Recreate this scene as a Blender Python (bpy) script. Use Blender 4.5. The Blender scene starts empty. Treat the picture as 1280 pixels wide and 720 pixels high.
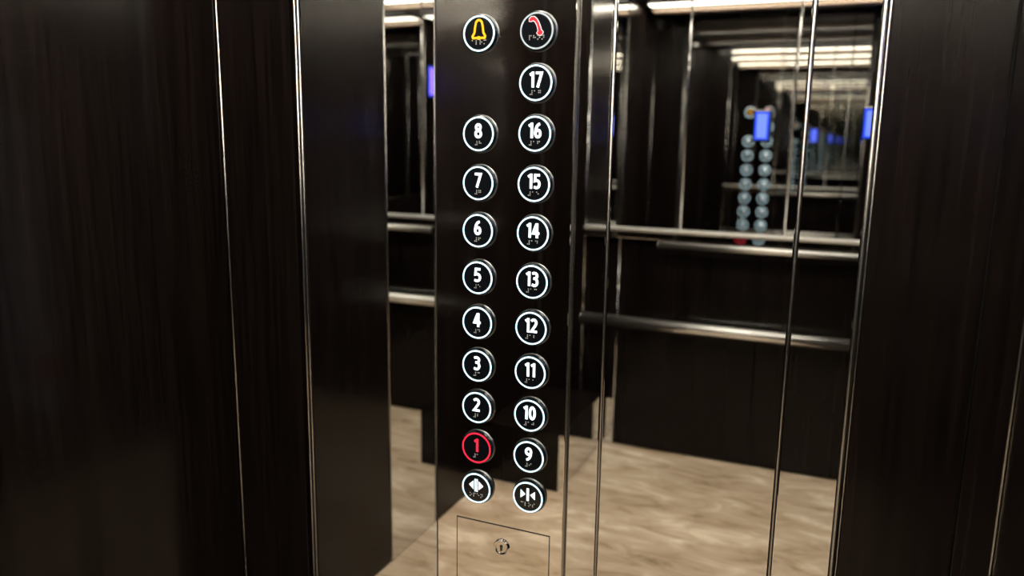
import bpy, bmesh, math, random
from mathutils import Vector, Matrix

random.seed(7)
sc = bpy.context.scene
COL = sc.collection

# ------------------------------------------------------------------ camera
F_PX, YAW, PITCH, ROLL = 984.98, 0.406788, 0.186628, -0.014425
EYE = 1.5
def camera():
    fwd = Vector((-math.sin(YAW)*math.cos(PITCH), math.cos(YAW)*math.cos(PITCH), -math.sin(PITCH)))
    right = Vector((math.cos(YAW), math.sin(YAW), 0))
    down = fwd.cross(right)
    r = right*math.cos(ROLL) + down*math.sin(ROLL)
    d = -right*math.sin(ROLL) + down*math.cos(ROLL)
    cam = bpy.data.cameras.new('camera')
    cam.sensor_fit = 'HORIZONTAL'; cam.sensor_width = 36.0
    cam.lens = F_PX/1280*36.0
    cam.clip_start = 0.02; cam.clip_end = 100
    cam.dof.use_dof = True
    cam.dof.focus_distance = fwd.dot(Vector((-0.64, 1.46, 1.25-EYE)))
    cam.dof.aperture_fstop = 2.0
    o = bpy.data.objects.new('camera', cam); COL.objects.link(o)
    m = Matrix((r, -d, -fwd)).transposed().to_4x4()
    m.translation = Vector((0, 0, EYE))
    o.matrix_world = m
    sc.camera = o
camera()

# ------------------------------------------------------------------ world, exposure, renderer quality
w = bpy.data.worlds.new('world'); sc.world = w; w.use_nodes = True
w.node_tree.nodes['Background'].inputs[0].default_value = (0.02, 0.022, 0.03, 1)
w.node_tree.nodes['Background'].inputs[1].default_value = 0.3
sc.view_settings.view_transform = 'Standard'
sc.view_settings.look = 'None'
sc.view_settings.exposure = 0.0
sc.view_settings.gamma = 1.0
sc.view_settings.use_curve_mapping = False
cy = sc.cycles
cy.max_bounces = 20; cy.glossy_bounces = 16; cy.diffuse_bounces = 3
cy.caustics_reflective = False; cy.caustics_refractive = False
cy.sample_clamp_indirect = 5.0
cy.blur_glossy = 1.0
cy.use_denoising = True
LAMP = 48.0          # radiance of the ceiling light bars

# ------------------------------------------------------------------ car dimensions
XL, XR = -1.426, 0.289        # side walls
YF, YB = 1.5, -0.66           # mirror wall in front, wall behind the camera
ZC = 2.40                     # ceiling
YC = 1.488                    # face of the control panel

# ------------------------------------------------------------------ materials
def new_mat(name):
    m = bpy.data.materials.new(name); m.use_nodes = True
    nt = m.node_tree
    return m, nt, nt.nodes['Principled BSDF']
def lnk(nt, a, b): nt.links.new(a, b)

def metal(name, col, rough, bump=0.0):
    m, nt, b = new_mat(name)
    b.inputs['Base Color'].default_value = (*col, 1)
    b.inputs['Metallic'].default_value = 1.0
    b.inputs['Roughness'].default_value = rough
    return m
def plain(name, col, rough, spec=0.5):
    m, nt, b = new_mat(name)
    b.inputs['Base Color'].default_value = (*col, 1)
    b.inputs['Roughness'].default_value = rough
    b.inputs['Specular IOR Level'].default_value = spec
    return m
def glow(name, col, strength):
    m, nt, b = new_mat(name)
    b.inputs['Base Color'].default_value = (col[0]*.5, col[1]*.5, col[2]*.5, 1)
    b.inputs['Emission Color'].default_value = (*col, 1)
    b.inputs['Emission Strength'].default_value = strength
    b.inputs['Roughness'].default_value = 0.3
    return m
def wood_mat():
    m, nt, b = new_mat('dark_wood_veneer')
    g = nt.nodes.new('ShaderNodeNewGeometry')
    mp = nt.nodes.new('ShaderNodeMapping'); mp.inputs['Scale'].default_value = (1, 1, 0.03)
    lnk(nt, g.outputs['Position'], mp.inputs['Vector'])
    n1 = nt.nodes.new('ShaderNodeTexNoise'); n1.inputs['Scale'].default_value = 95
    n1.inputs['Detail'].default_value = 6; n1.inputs['Roughness'].default_value = 0.65
    lnk(nt, mp.outputs[0], n1.inputs['Vector'])
    n2 = nt.nodes.new('ShaderNodeTexNoise'); n2.inputs['Scale'].default_value = 14
    n2.inputs['Detail'].default_value = 3
    lnk(nt, mp.outputs[0], n2.inputs['Vector'])
    mx = nt.nodes.new('ShaderNodeMath'); mx.operation = 'MULTIPLY_ADD'
    mx.inputs[1].default_value = 0.45
    lnk(nt, n2.outputs['Fac'], mx.inputs[0]); lnk(nt, n1.outputs['Fac'], mx.inputs[2])
    cr = nt.nodes.new('ShaderNodeValToRGB')
    e = cr.color_ramp.elements
    e[0].position = 0.50; e[0].color = (0.0016, 0.0012, 0.00115, 1)
    e[1].position = 0.95; e[1].color = (0.0090, 0.0058, 0.0051, 1)
    lnk(nt, mx.outputs[0], cr.inputs[0]); lnk(nt, cr.outputs[0], b.inputs['Base Color'])
    b.inputs['Roughness'].default_value = 0.18
    b.inputs['Specular IOR Level'].default_value = 0.20
    bp = nt.nodes.new('ShaderNodeBump'); bp.inputs['Strength'].default_value = 0.012
    bp.inputs['Distance'].default_value = 0.002
    lnk(nt, n1.outputs['Fac'], bp.inputs['Height']); lnk(nt, bp.outputs[0], b.inputs['Normal'])
    return m
def marble_mat():
    m, nt, b = new_mat('beige_marble')
    g = nt.nodes.new('ShaderNodeNewGeometry')
    mp = nt.nodes.new('ShaderNodeMapping'); mp.inputs['Scale'].default_value = (1.0, 2.6, 1.0)
    mp.inputs['Rotation'].default_value = (0, 0, 0.16)
    lnk(nt, g.outputs['Position'], mp.inputs['Vector'])
    n0 = nt.nodes.new('ShaderNodeTexNoise'); n0.inputs['Scale'].default_value = 1.7
    n0.inputs['Detail'].default_value = 5; n0.inputs['Distortion'].default_value = 0.6
    lnk(nt, mp.outputs[0], n0.inputs['Vector'])
    n1 = nt.nodes.new('ShaderNodeTexNoise'); n1.inputs['Scale'].default_value = 4.2
    n1.inputs['Detail'].default_value = 7; n1.inputs['Roughness'].default_value = 0.62
    n1.inputs['Distortion'].default_value = 0.9
    lnk(nt, mp.outputs[0], n1.inputs['Vector'])
    ad = nt.nodes.new('ShaderNodeMath'); ad.operation = 'MULTIPLY_ADD'; ad.inputs[1].default_value = 0.55
    lnk(nt, n0.outputs['Fac'], ad.inputs[0]); lnk(nt, n1.outputs['Fac'], ad.inputs[2])
    cr = nt.nodes.new('ShaderNodeValToRGB'); el = cr.color_ramp.elements
    el[0].position = 0.55; el[0].color = (0.26, 0.185, 0.12, 1)
    el[1].position = 0.98; el[1].color = (0.76, 0.65, 0.52, 1)
    k = el.new(0.70); k.color = (0.47, 0.365, 0.26, 1)
    k = el.new(0.82); k.color = (0.55, 0.44, 0.33, 1)
    lnk(nt, ad.outputs[0], cr.inputs[0]); lnk(nt, cr.outputs[0], b.inputs['Base Color'])
    b.inputs['Roughness'].default_value = 0.09
    b.inputs['Specular IOR Level'].default_value = 0.45
    return m

WOOD = wood_mat()
MARBLE = marble_mat()
MIRROR = metal('silvered_mirror', (0.75, 0.755, 0.745), 0.0)
PANEL = metal('mirror_polished_steel', (0.84, 0.82, 0.79), 0.0)
CHROME = metal('chrome', (0.82, 0.82, 0.83), 0.10)
RAIL = metal('polished_rail_steel', (0.96, 0.955, 0.94), 0.30)
TRIM = metal('satin_trim_steel', (0.36, 0.35, 0.335), 0.26)
BUTTONSIDE = metal('dark_steel_button_rim', (0.20, 0.22, 0.24), 0.28)
STEEL = metal('satin_steel', (0.62, 0.62, 0.63), 0.22)
DARKGAP = plain('shadow_gap_black', (0.004, 0.004, 0.004), 0.6)
BUTTONFACE = plain('black_glass', (0.004, 0.005, 0.007), 0.12)
BACKING = plain('dark_backing', (0.01, 0.009, 0.009), 0.6)
CEIL = plain('dark_bronze_ceiling', (0.012, 0.011, 0.011), 0.3)
BEAM = plain('beige_ceiling_beam', (0.22, 0.155, 0.11), 0.4)
LIGHT = glow('warm_white_diffuser', (1.0, 0.90, 0.74), LAMP)
RING = glow('ice_white_ring_light', (0.62, 0.88, 1.0), 1.7)
DIGIT = glow('white_numeral_light', (0.85, 0.96, 1.0), 1.6)
REDRING = glow('red_ring_light', (1.0, 0.02, 0.06), 1.1)
YELLOW = glow('amber_bell_light', (1.0, 0.45, 0.01), 0.95)
REDICON = glow('red_handset_light', (0.80, 0.012, 0.03), 0.8)
PINKWHITE = glow('pale_pink_outline_light', (1.0, 0.80, 0.80), 0.85)
DIMRING = glow('grey_ring_faint_glow', (0.62, 0.72, 0.80), 0.38)  # ring lamp is off; its pale grey is put in as faint emission
BRAILLE = glow('silver_braille_dot_glow', (0.62, 0.60, 0.55), 0.30)  # dots are no lamps; weak emission stands in for light catching them
SCREEN = glow('blue_screen', (0.10, 0.16, 1.0), 2.0)
VIOLET = glow('violet_blue_screen', (0.20, 0.12, 1.0), 5.0)
SCREENEDGE = glow('deep_blue_screen_edge', (0.01, 0.06, 0.9), 0.9)

# ------------------------------------------------------------------ mesh helpers
def mk(name, bm, mat, parent=None, smooth=False):
    me = bpy.data.meshes.new(name)
    bmesh.ops.recalc_face_normals(bm, faces=bm.faces)
    bm.to_mesh(me); bm.free()
    if mat: me.materials.append(mat)
    if smooth:
        for p in me.polygons: p.use_smooth = True
    o = bpy.data.objects.new(name, me); COL.objects.link(o)
    if parent: o.parent = parent
    return o
def empty(name, loc):
    o = bpy.data.objects.new(name, None); COL.objects.link(o); o.location = loc
    o.empty_display_size = 0.05
    return o
def tag(o, label=None, cat=None, group=None, kind=None):
    if label: o['label'] = label
    if cat: o['category'] = cat
    if group: o['group'] = group
    if kind: o['kind'] = kind
    return o
def add_box(bm, x0, x1, y0, y1, z0, z1, bev=0.0):
    r = bmesh.ops.create_cube(bm, size=1.0)
    vs = r['verts']
    for v in vs:
        v.co = Vector((x0+(v.co.x+.5)*(x1-x0), y0+(v.co.y+.5)*(y1-y0), z0+(v.co.z+.5)*(z1-z0)))
    if bev > 0:
        es = {e for v in vs for e in v.link_edges}
        bmesh.ops.bevel(bm, geom=list(es), offset=bev, segments=2, affect='EDGES', profile=0.6)
def box(name, x0, x1, y0, y1, z0, z1, mat, parent=None, bev=0.0, off=None):
    bm = bmesh.new(); add_box(bm, x0, x1, y0, y1, z0, z1, bev)
    if off is not None:
        for v in bm.verts: v.co -= off
    return mk(name, bm, mat, parent)
def add_tube(bm, p0, p1, r, seg=16, caps=True):
    p0, p1 = Vector(p0), Vector(p1)
    d = (p1-p0); L = d.length
    q = d.to_track_quat('Z', 'Y').to_matrix().to_4x4()
    M = Matrix.Translation((p0+p1)/2) @ q
    bmesh.ops.create_cone(bm, cap_ends=caps, segments=seg, radius1=r, radius2=r, depth=L, matrix=M)
def tube(name, p0, p1, r, mat, parent=None, seg=16):
    bm = bmesh.new(); add_tube(bm, p0, p1, r, seg)
    o = mk(name, bm, mat, parent)
    for p in o.data.polygons:
        if len(p.vertices) == 4: p.use_smooth = True
    return o
def lathe_mesh(name, prof, seg, mat):
    """prof: list of (radius, depth); turned about the y axis, depth counted towards -y"""
    bm = bmesh.new(); rings = []
    for r, d in prof:
        if r == 0:
            rings.append([bm.verts.new((0, -d, 0))])
        else:
            rings.append([bm.verts.new((r*math.cos(2*math.pi*i/seg), -d, r*math.sin(2*math.pi*i/seg))) for i in range(seg)])
    for a, b in zip(rings, rings[1:]):
        for i in range(seg):
            j = (i+1) % seg
            if len(a) == 1: bm.faces.new((a[0], b[j], b[i]))
            elif len(b) == 1: bm.faces.new((a[i], a[j], b[0]))
            else: bm.faces.new((a[i], a[j], b[j], b[i]))
    bmesh.ops.recalc_face_normals(bm, faces=bm.faces)
    me = bpy.data.meshes.new(name); bm.to_mesh(me); bm.free()
    me.materials.append(mat)
    return me
def prism_xz(bm, pts, y0, y1):
    """closed polygon in x,z extruded from y0 to y1"""
    a = [bm.verts.new((x, y0, z)) for x, z in pts]
    b = [bm.verts.new((x, y1, z)) for x, z in pts]
    bm.faces.new(a); bm.faces.new(b[::-1])
    n = len(pts)
    for i in range(n):
        bm.faces.new((a[i], a[(i+1) % n], b[(i+1) % n], b[i]))
def ribbon(bm, pts, wd, y0, y1, closed=False):
    """stroke of constant width along a polyline in x,z, with real thickness"""
    P = [Vector(p) for p in pts]; n = len(P)
    L, Rr = [], []
    for i, p in enumerate(P):
        a = P[(i-1) % n] if (closed or i > 0) else p
        c = P[(i+1) % n] if (closed or i < n-1) else p
        t1 = (p-a).normalized() if (p-a).length > 1e-9 else (c-p).normalized()
        t2 = (c-p).normalized() if (c-p).length > 1e-9 else t1
        t = (t1+t2).normalized()
        nrm = Vector((-t.y, t.x)); k = max(0.5, t.dot(t1))
        L.append(p+nrm*(wd/2/k)); Rr.append(p-nrm*(wd/2/k))
    vl = [[bm.verts.new((q.x, y, q.y)) for q in side] for y in (y0, y1) for side in (L, Rr)]
    l0, r0, l1, r1 = vl
    for i in range(n if closed else n-1):
        j = (i+1) % n
        bm.faces.new((l0[i], l0[j], r0[j], r0[i])); bm.faces.new((l1[j], l1[i], r1[i], r1[j]))
        bm.faces.new((l0[j], l0[i], l1[i], l1[j])); bm.faces.new((r0[i], r0[j], r1[j], r1[i]))
    if not closed:
        bm.faces.new((l0[0], r0[0], r1[0], l1[0])); bm.faces.new((l0[-1], l1[-1], r1[-1], r0[-1]))

# ------------------------------------------------------------------ setting: floor, ceiling
def structure(o, label, cat):
    return tag(o, label, cat, kind='structure')
structure(box('floor', XL-.1, XR+.1, YB-.1, YF+.1, -0.08, 0.0, MARBLE), 'polished beige marble floor of the lift car', 'floor')
structure(box('ceiling', XL-.1, XR+.1, YB-.1, YF+.1, ZC, ZC+.08, CEIL), 'dark ceiling of the lift car carrying light bars', 'ceiling')

# ------------------------------------------------------------------ front wall (mirrors, corner wood panels, chrome trims)
TH = 0.02
wf = structure(box('wall_front', XL-.1, XR+.1, YF+TH, YF+.1, 0, ZC, BACKING), 'mirrored front wall framed by dark wood panels', 'wall')
H0, H1 = 0.004, ZC-.004
def fpanel(name, x0, x1, mat, y=YF, bev=0.0015):
    return box(name, x0, x1, y, YF+TH-.001, H0, H1, mat, wf, bev)
fpanel('wood_panel', XL+.004, -1.203, WOOD)
fpanel('mirror_panel', -1.1715, -0.8228, MIRROR)
fpanel('mirror_panel', -0.5125, -0.4455, MIRROR)
fpanel('mirror_panel', -0.4385, -0.0932, MIRROR)
fpanel('mirror_panel', -0.0862, 0.0165, MIRROR)
fpanel('wood_panel', 0.031, 0.2108, WOOD)
fpanel('wood_panel', 0.2152, XR-.004, WOOD)
def ftrim(x, r, y=YF+.001):
    return tube('trim_strip', (x, y, H0), (x, y, H1), r, TRIM, wf)
for x, r in ((-1.1868, .0030), (-1.1772, .0026), (-.442, .0026), (-.0897, .0026), (.0205, .0034), (.0285, .0018),
             (XL+.0135, .0030), (XR-.0135, .0030)):
    ftrim(x, r)

# ------------------------------------------------------------------ side walls
S0, S1 = 0.445, 0.775         # mirror strip on the side walls
def side_wall(name, x, s, label, mirrored=False):
    wl = structure(box(name, min(x, x+s*.1), max(x, x+s*.1), YB-.1, YF+TH, 0, ZC, BACKING), label, 'wall')
    # panels stand proud of the backing, towards the car
    def p(nm, y0, y1, mat, z0=H0, z1=H1):
        a, b = x-s*.012, x+s*.001
        return box(nm, min(a, b), max(a, b), y0, y1, z0, z1, mat, wl, 0.0015)
    if mirrored:
        p('wood_panel', 1.136, YF-.008, WOOD)
        ys = [YB+.025, 0.0, 0.56, 1.13]
        for y0, y1 in zip(ys, ys[1:]):
            p('wood_panel', y0+.003, y1-.003, WOOD, H0, 1.06)
            p('mirror_panel', y0+.003, y1-.003, MIRROR, 1.07, H1)
        for y in ys[1:]:
            tube('trim_strip', (x-s*.012, y, H0), (x-s*.012, y, H1), .0035, TRIM, wl)
        return wl
    p('wood_panel', S1+.006, YF-.008, WOOD)
    p('mirror_panel', S0+.006, S1-.006, MIRROR)
    p('wood_panel', YB+.025, S0-.006, WOOD)
    for y in (S0, S1):
        tube('trim_strip', (x-s*.012, y, H0), (x-s*.012, y, H1), .0035, TRIM, wl)
    return wl
side_wall('wall_left', XL, -1, 'left wall of dark vertical-grained wood with a mirror strip')
side_wall('wall_right', XR, 1, 'right wall of dark wood close beside the camera', True)

# ------------------------------------------------------------------ wall behind the camera: seen in the mirrors
wb = structure(box('wall_back', XL-.1, XR+.1, YB-.1, YB-TH, 0, ZC, BACKING), 'rear wall, dark wood below and mirror above, seen reflected', 'wall')
LED = 1.075
def bpanel(name, x0, x1, z0, z1, mat):
    return box(name, x0, x1, YB-TH+.001, YB, z0, z1, mat, wb, 0.0015)
bpanel('wood_panel', XL+.02, -1.195, H0, H1, WOOD)
bpanel('kick_plate', -1.188, -1.018, H0, .235, MIRROR)
bpanel('wood_panel', -1.188, -1.018, .240, LED-.03, WOOD)
bpanel('wood_panel', -1.012, -0.36, H0, LED-.03, WOOD)
bpanel('wood_panel', -0.357, XR-.02, H0, LED-.03, WOOD)
bpanel('mirror_panel', -1.188, -0.733, LED+.022, H1, MIRROR)
bpanel('mirror_panel', -0.727, -0.273, LED+.022, H1, MIRROR)
bpanel('mirror_panel', -0.267, XR-.02, LED+.022, H1, MIRROR)
for x in (-.73, -.27):
    tube('trim_strip', (x, YB+.001, LED+.022), (x, YB+.001, H1), .004, CHROME, wb)
tube('trim_strip', (-1.1915, YB+.001, H0), (-1.1915, YB+.001, H1), .004, CHROME, wb)
tube('trim_strip', (-1.015, YB+.001, H0), (-1.015, YB+.001, LED-.03), .0035, CHROME, wb)
box('sill', -1.19, XR-.02, YB-.01, YB+.030, LED-.028, LED+.004, PANEL, wb, 0.003)
box('sill_lip', -1.19, XR-.02, YB-.01, YB+.036, LED+.005, LED+.021, RAIL, wb, 0.005)

# ------------------------------------------------------------------ ceiling beams and light bars
for i, y in enumerate((-0.30, 0.40, 1.10)):
    order = ('nearest the rear wall', 'middle of the three', 'nearest the front mirror')[i]
    b = empty('bronze_beam', (-0.57, y, ZC))
    tag(b, 'bronze ceiling beam beside a light bar, ' + order, 'beam', 'ceiling beams')
    bm = bmesh.new()
    add_box(bm, -.80, .80, .10, .19, -.045, -.001, .006)
    mk('beam_body', bm, BEAM, b)
    bm = bmesh.new()
    add_box(bm, -.80, .80, .190, .195, -.045, -.025, .001)
    mk('beam_lip', bm, CHROME, b)
    l = empty('light_bar', (-0.57, y, ZC))
    tag(l, 'warm white linear ceiling light bar, ' + order, 'light', 'ceiling light bars')
    bm = bmesh.new()
    add_box(bm, -.80, .80, -.068, .068, -.012, -.001, .002)
    mk('housing', bm, STEEL, l)
    bm = bmesh.new()
    add_box(bm, -.79, .79, -.055, .055, -.016, -.012, .001)
    mk('diffuser', bm, LIGHT, l)

# ------------------------------------------------------------------ handrails on the rear wall
def handrail(z, x0, x1, r, out, label):
    yc = YB+out
    t = empty('handrail', ((x0+x1)/2, YB, z)); tag(t, label, 'handrail')
    o = Vector(((x0+x1)/2, YB, z))
    bm = bmesh.new(); add_tube(bm, Vector((x0, yc, z))-o, Vector((x1, yc, z))-o, r, 28)
    mk('rail', bm, RAIL, t, True)
    for x in (x0, x1):
        s = -1 if x == x0 else 1
        bm = bmesh.new()
        bmesh.ops.create_uvsphere(bm, u_segments=20, v_segments=10, radius=r*1.02,
                                  matrix=Matrix.Translation(Vector((x, yc, z))-o) @ Matrix.Diagonal((0.35, 1, 1, 1)))
        mk('end_cap', bm, CHROME, t, True)
    n = 3
    for k in range(n):
        x = x0+.12+(x1-x0-.24)*k/(n-1)
        bm = bmesh.new()
        add_tube(bm, Vector((x, YB, z-r*.5))-o, Vector((x, yc, z-r*.5))-o, r*.38, 12)
        add_tube(bm, Vector((x, YB, z-r*.5))-o, Vector((x, YB+.006, z-r*.5))-o, r*1.1, 20)
        mk('bracket', bm, STEEL, t)
handrail(0.650, -1.175, XR-.04, .026, .068, 'thick round chrome handrail across the dark wood, seen in the mirror')
handrail(1.030, -0.815, XR-.04, .015, .058, 'slim chrome rail just under the mirror sill, seen reflected above the thick handrail')

# ------------------------------------------------------------------ low box added in the rear corner to shape the control panel's reflection
bx = empty('added_corner_box', ((XL-1.066)/2, (YB-.034)/2, 0))
tag(bx, 'low dark wood box added in the rear corner to darken the control panel reflection', 'box')
o = Vector(bx.location)
box('body', XL+.015, -1.070, YB+.045, -.038, 0.0, .26, WOOD, bx, .002, o)
box('side_panel', -1.070, -1.066, YB+.045, -.036, 0.002, .26, MIRROR, bx, .001, o)
box('top', XL+.015, -1.064, YB+.045, -.034, .26, .27, WOOD, bx, .002, o)

# ------------------------------------------------------------------ blue display screens on the rear mirror
for x, z, lab in ((-.397, 1.572, 'small upright blue screen on the rear mirror, the one nearer the control panel'),
                  (.038, 1.585, 'small upright blue screen on the rear mirror, the one beside the right wood panel')):
    d = empty('display_screen', (x, YB, z)); tag(d, lab, 'screen', 'blue screens')
    bm = bmesh.new(); add_box(bm, -.036, .036, 0, .018, -.068, .068, .004); mk('housing', bm, BUTTONFACE, d)
    bm = bmesh.new(); add_box(bm, -.030, .030, .018, .0195, -.060, .060, .0005); mk('screen_border', bm, SCREENEDGE, d)
    bm = bmesh.new(); add_box(bm, -.021, .021, .0195, .021, -.052, .052, .0005); mk('screen', bm, SCREEN, d)

lcd = empty('wall_display', (XR-.012, 1.235, 1.93)); tag(lcd, 'upright violet-blue display high on the right wall, glimpsed in the narrow mirror strip', 'screen')
bm = bmesh.new(); add_box(bm, -.016, 0, -.080, .080, -.125, .125, .004); mk('housing', bm, BUTTONFACE, lcd)
bm = bmesh.new(); add_box(bm, -.0175, -.016, -.072, .072, -.116, .116, .0005); mk('screen_border', bm, SCREENEDGE, lcd)
bm = bmesh.new(); add_box(bm, -.019, -.0175, -.050, .050, -.100, .100, .0005); mk('screen', bm, VIOLET, lcd)

# ------------------------------------------------------------------ control panel
K = YC/1.47
PX0, PX1 = -0.8105*K, -0.5085*K
cop = empty('control_panel', ((PX0+PX1)/2, YF, 0.02))
tag(cop, 'tall mirror-polished lift control panel with two columns of lit round buttons', 'control panel')
PO = Vector(cop.location)
def pbox(name, x0, x1, y0, y1, z0, z1, mat, parent=cop, bev=0.0):
    return box(name, x0, x1, y0, y1, z0, z1, mat, parent, bev, PO)
pbox('faceplate', PX0, PX1, YC, YF+TH-.002, 0.02, 2.35, PANEL, cop, .0018)
pbox('edge_strip', PX0-.0022, PX0+.0002, YC+.001, YF+.004, 0.02, 2.35, DARKGAP)
pbox('edge_strip', PX1-.0002, PX1+.0020, YC+.001, YF+.004, 0.02, 2.35, TRIM)

# access door with key lock
dx0, dx1, dz1 = -.7607*K, -.5362*K, EYE-.8352*K
pbox('door_gap', dx0, dx1, YC-.0004, YC+.001, .28, dz1, DARKGAP)
door = pbox('access_door', dx0+.0019, dx1-.0019, YC-.0010, YC+.001, .282, dz1-.0022, PANEL, cop, .0004)
LX, LZ = -.6484*K, EYE-.8853*K
def place(mesh, name, x, y, z, parent):
    ob = bpy.data.objects.new(name, mesh); COL.objects.link(ob)
    ob.parent = parent
    base = PO if parent in (cop, door) else None
    ob.location = Vector((x, y, z))-PO if base is not None else Vector((x, y, z))
    return ob
place(lathe_mesh('lock_ring', [(.0135, 0), (.0172, .0), (.0182, .003), (.0165, .0052), (.0140, .0046), (.0135, .002)], 40, CHROME),
      'lock_ring', LX, YC-.001, LZ, door)
place(lathe_mesh('lock_barrel', [(.0136, 0), (.0136, .0026), (.0125, .003), (0, .003)], 32, PANEL), 'lock_barrel', LX, YC-.001, LZ, door)
bm = bmesh.new()
prism_xz(bm, [(.0040*math.cos(a), .002+.0040*math.sin(a)) for a in [math.radians(-50+i*280/12) for i in range(13)]]+[(-.0026, -.009), (.0026, -.009)][::1], -.0036, -.0029)
kh = mk('keyhole', bm, DARKGAP, door); kh.location = Vector((LX, YC-.001, LZ))-PO

# ---- buttons
R_LIT = .0348
BODY = lathe_mesh('push_button', [(.0392, 0), (.0392, .0014), (.0384, .0022), (.0368, .0024), (.0368, .0098), (.0360, .0112), (.0306, .0118), (.0304, .0112), (0, .0112)], 56, BUTTONSIDE)
BODY.materials.append(BUTTONFACE)
for p in BODY.polygons:
    rr = max(math.hypot(BODY.vertices[v].co.x, BODY.vertices[v].co.z) for v in p.vertices)
    dep = min(-BODY.vertices[v].co.y for v in p.vertices)
    if dep > .0023: p.material_index = 1
    if .0023 < dep < .0098: p.use_smooth = True
def ring_mesh(mat):
    return lathe_mesh('glow_ring', [(.0314, .0110), (.0316, .0124), (R_LIT-.0003, .0124), (R_LIT, .0110)], 56, mat)
RINGS = {'white': ring_mesh(RING), 'red': ring_mesh(REDRING), 'dim': ring_mesh(DIMRING)}
YFACE = -.0112

def arc(cx, cz, rx, rz, a0, a1, n=14):
    return [(cx+rx*math.cos(math.radians(a0+(a1-a0)*i/n)), cz+rz*math.sin(math.radians(a0+(a1-a0)*i/n))) for i in range(n+1)]
SIX = [([(.46, .925)]+arc(.46, .36, .34, .56, 95, 165, 8)+[(.112, .33)], False), (arc(.305, .305, .190, .225, 0, 351, 26), True)]
GLYPH = {   # strokes on a grid one unit high: (centre line, closed)
    '0': (.61, [(arc(.305, .5, .200, .418, 0, 351, 30), True)]),
    '1': (.50, [([(.325, 0), (.325, 1.0)], False), ([(.325, .915), (.09, .79)], False)]),
    '2': (.60, [([(.085, .815)]+arc(.275, .715, .205, .205, 128, -28, 14)+[(.41, .52), (.085, .085), (.55, .085)], False)]),
    '3': (.58, [([(.075, .875)]+arc(.255, .735, .205, .185, 110, -85, 14), False), ([(.17, .545)]+arc(.255, .295, .225, .25, 80, -112, 16)+[(.055, .105)], False)]),
    '4': (.62, [([(.40, 0), (.40, 1.0)], False), ([(.36, .96), (.085, .315), (.59, .315)], False)]),
    '5': (.58, [([(.52, .915), (.165, .915), (.135, .535)]+arc(.255, .32, .235, .245, 100, -115, 18)+[(.055, .105)], False)]),
    '6': (.61, SIX),
    '7': (.58, [([(.05, .915), (.50, .915), (.20, 0)], False)]),
    '8': (.60, [(arc(.30, .735, .165, .180, 0, 345, 24), True), (arc(.30, .290, .200, .212, 0, 345, 24), True)]),
    '9': (.61, [([(.61-x, 1-z) for x, z in st], c) for st, c in SIX]),
}
def text_mesh(s, mat):
    hgt = .0300; squeeze = .98 if len(s) == 1 else .90
    bm = bmesh.new()
    total = sum(GLYPH[c][0] for c in s); x = -total/2
    for c in s:
        for st, closed in GLYPH[c][1]:
            ribbon(bm, [((x+px)*hgt*squeeze, (pz-.5)*hgt) for px, pz in st], .172*hgt, Y0, Y1, closed)
        x += GLYPH[c][0]
    bmesh.ops.recalc_face_normals(bm, faces=bm.faces)
    me = bpy.data.meshes.new('numeral'); bm.to_mesh(me); bm.free()
    me.materials.append(mat)
    return me
Y0, Y1 = YFACE-.0002, YFACE-.0011

BR = {'a': '1', 'b': '12', 'c': '14', 'd': '145', 'e': '15', 'f': '124', 'g': '1245', 'h': '125', 'i': '24', 'j': '245',
      'l': '123', 'm': '134', 'o': '135', 'p': '1234', 'n': '1345', 's': '234', 'r': '1235', '#': '3456'}
def braille_mesh(word):
    bm = bmesh.new(); pit, cell = .0034, .0088
    n = len(word)
    for i, ch in enumerate(word):
        for d in BR[ch]:
            d = int(d)-1
            x = (i-(n-1)/2)*cell + (d//3-.5)*pit
            z = -(d % 3-1)*pit
            bmesh.ops.create_cone(bm, cap_ends=True, segments=8, radius1=.00125, radius2=.0007, depth=.0008,
                                  matrix=Matrix.Translation((x, YFACE-.0005, z)) @ Matrix.Rotation(math.radians(90), 4, 'X'))
    me = bpy.data.meshes.new('braille'); bm.to_mesh(me); bm.free(); me.materials.append(BRAILLE)
    return me
def digits_word(s): return '#' + ''.join('jabcdefghi'[int(c)] for c in s)

def icon(name, build, mat, parent, loc=(0, 0, 0)):
    bm = bmesh.new(); build(bm)
    ob = mk(name, bm, mat, parent); ob.location = loc
    return ob
def b_bell(bm):
    pts = [(-.0022, .0180), (-.0062, .0145), (-.0085, .0050), (-.0098, -.0060), (-.0142, -.0128), (-.0128, -.0160)]
    pts = pts + [(-x, z) for x, z in pts[::-1]]
    ribbon(bm, pts, .0042, Y0, Y1, True)
def b_clapper(bm):
    prism_xz(bm, [(.0042*math.cos(t*math.pi/8), -.0162+.0036*math.sin(t*math.pi/8)) for t in range(16)], Y0-.0006, Y1-.0008)
def handset_outline(g):
    """curved handle, earpiece at the upper left, mouthpiece at the lower right"""
    c = [Vector(p) for p in ((-.0140, .0195), (-.0105, .0225), (-.0060, .0225), (-.0015, .0190), (.0022, .0130), (.0050, .0060), (.0066, .0000), (.0070, -.0030), (.0072, -.0062))]
    hw = (.0026, .0036, .0034, .0027, .0025, .0025, .0030, .0060, .0050)
    L, Rr = [], []
    for i, p in enumerate(c):
        t = (c[min(i+1, len(c)-1)]-c[max(i-1, 0)]).normalized(); nn = Vector((-t.y, t.x))
        L.append(p+nn*(hw[i]+g)); Rr.append(p-nn*(hw[i]+g))
    s = (c[0]-c[1]).normalized()*(.0018+g); e = (c[-1]-c[-2]).normalized()*(.0026+g)
    return [tuple(v) for v in [c[0]+s]+L+[c[-1]+e]+Rr[::-1]]
def b_tri(sgn, x, h=.0100):
    return lambda bm: prism_xz(bm, [(x+sgn*.0108, 0), (x, h), (x, -h)], Y0, Y1)
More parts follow.
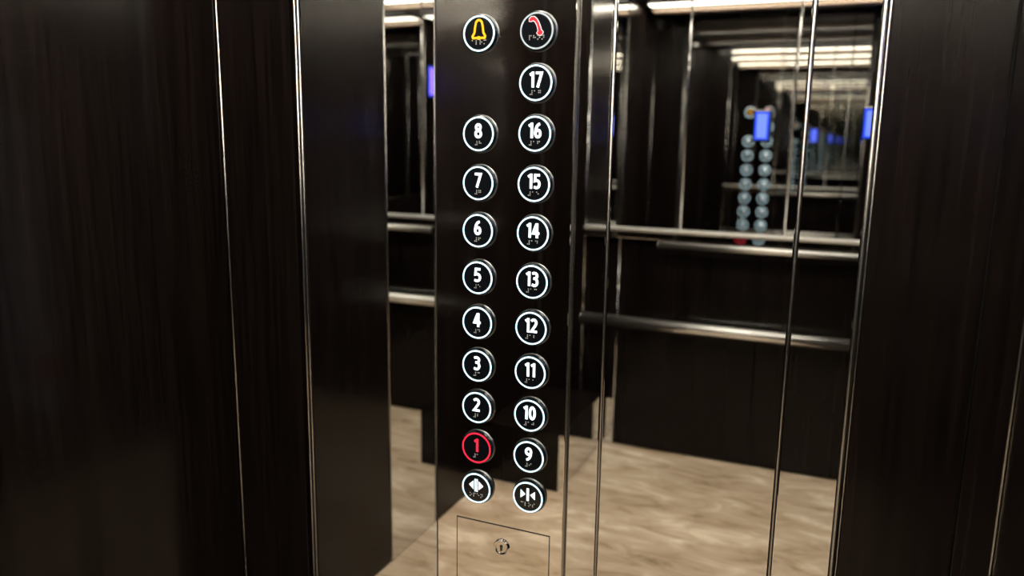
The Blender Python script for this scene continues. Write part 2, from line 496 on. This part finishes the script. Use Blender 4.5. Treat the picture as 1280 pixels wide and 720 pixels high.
def b_bar(x, wd, h):
    return lambda bm: prism_xz(bm, [(x-wd/2, -h), (x+wd/2, -h), (x+wd/2, h), (x-wd/2, h)], Y0, Y1)

XA, XB = -.7072*K, -.5848*K
rows = {0: (.2038, .2045), 1: (None, .1078), 2: (.0096, .0111), 3: (-.0892, -.0874), 4: (-.1867, -.1851), 5: (-.2852, -.2836),
        6: (-.3815, -.3803), 7: (-.4757, -.4745), 8: (-.5689, -.5680), 9: (-.6608, -.6596), 10: (-.7543, -.7510)}
left = ['bell', None, '8', '7', '6', '5', '4', '3', '2', '1', 'open']
right = ['phone', '17', '16', '15', '14', '13', '12', '11', '10', '9', 'close']
def button(what, x, z):
    b = place(BODY, 'push_button', x, YC, z, cop)
    ring = 'red' if what == '1' else ('dim' if what == 'phone' else 'white')
    place(RINGS[ring], 'glow_ring', 0, 0, 0, b)
    if what.isdigit():
        n = place(text_mesh(what, REDRING if what == '1' else DIGIT), 'numeral', 0, 0, .0062, b)
        place(braille_mesh(digits_word(what)), 'braille', -.0005, 0, -.0185, b)
        b['label'] = 'round button %s glowing %s' % (what, 'red' if what == '1' else 'white')
    elif what == 'bell':
        icon('bell_symbol', b_bell, YELLOW, b, (0, 0, .0075))
        icon('bell_clapper', b_clapper, YELLOW, b, (0, 0, .0075))
        place(braille_mesh('alrm'), 'braille', 0, 0, -.0165, b)
        b['label'] = 'round alarm button with an amber bell'
    elif what == 'phone':
        icon('handset_outline', lambda bm: prism_xz(bm, handset_outline(.0016), Y0, Y0-.0004), PINKWHITE, b, (0, 0, 0))
        icon('handset_symbol', lambda bm: prism_xz(bm, handset_outline(0), Y0-.0004, Y1), REDICON, b, (0, 0, 0))
        place(braille_mesh('phon'), 'braille', 0, 0, -.0125, b)
        b['label'] = 'round call button with a red handset'
    elif what == 'open':
        icon('arrow_symbol', b_tri(-1, -.0064), DIGIT, b, (0, 0, .0068)); icon('arrow_symbol', b_tri(1, .0064), DIGIT, b, (0, 0, .0068))
        icon('bar_symbol', b_bar(-.0024, .0027, .0148), RING, b, (0, 0, .0068)); icon('bar_symbol', b_bar(.0024, .0027, .0148), RING, b, (0, 0, .0068))
        place(braille_mesh('open'), 'braille', 0, 0, -.0165, b)
        b['label'] = 'round door-open button with arrows pointing outward'
    else:
        icon('arrow_symbol', b_tri(1, -.0165, .0092), DIGIT, b, (0, 0, .0062)); icon('arrow_symbol', b_tri(-1, .0165, .0092), DIGIT, b, (0, 0, .0062))
        icon('bar_symbol', b_bar(0, .0052, .0142), DIGIT, b, (0, 0, .0062))
        place(braille_mesh('clos'), 'braille', 0, 0, -.0165, b)
        b['label'] = 'round door-close button with arrows pointing inward'
for k in range(11):
    za, zb = rows[k]
    if left[k]: button(left[k], XA, EYE+za*K)
    button(right[k], XB, EYE+zb*K)
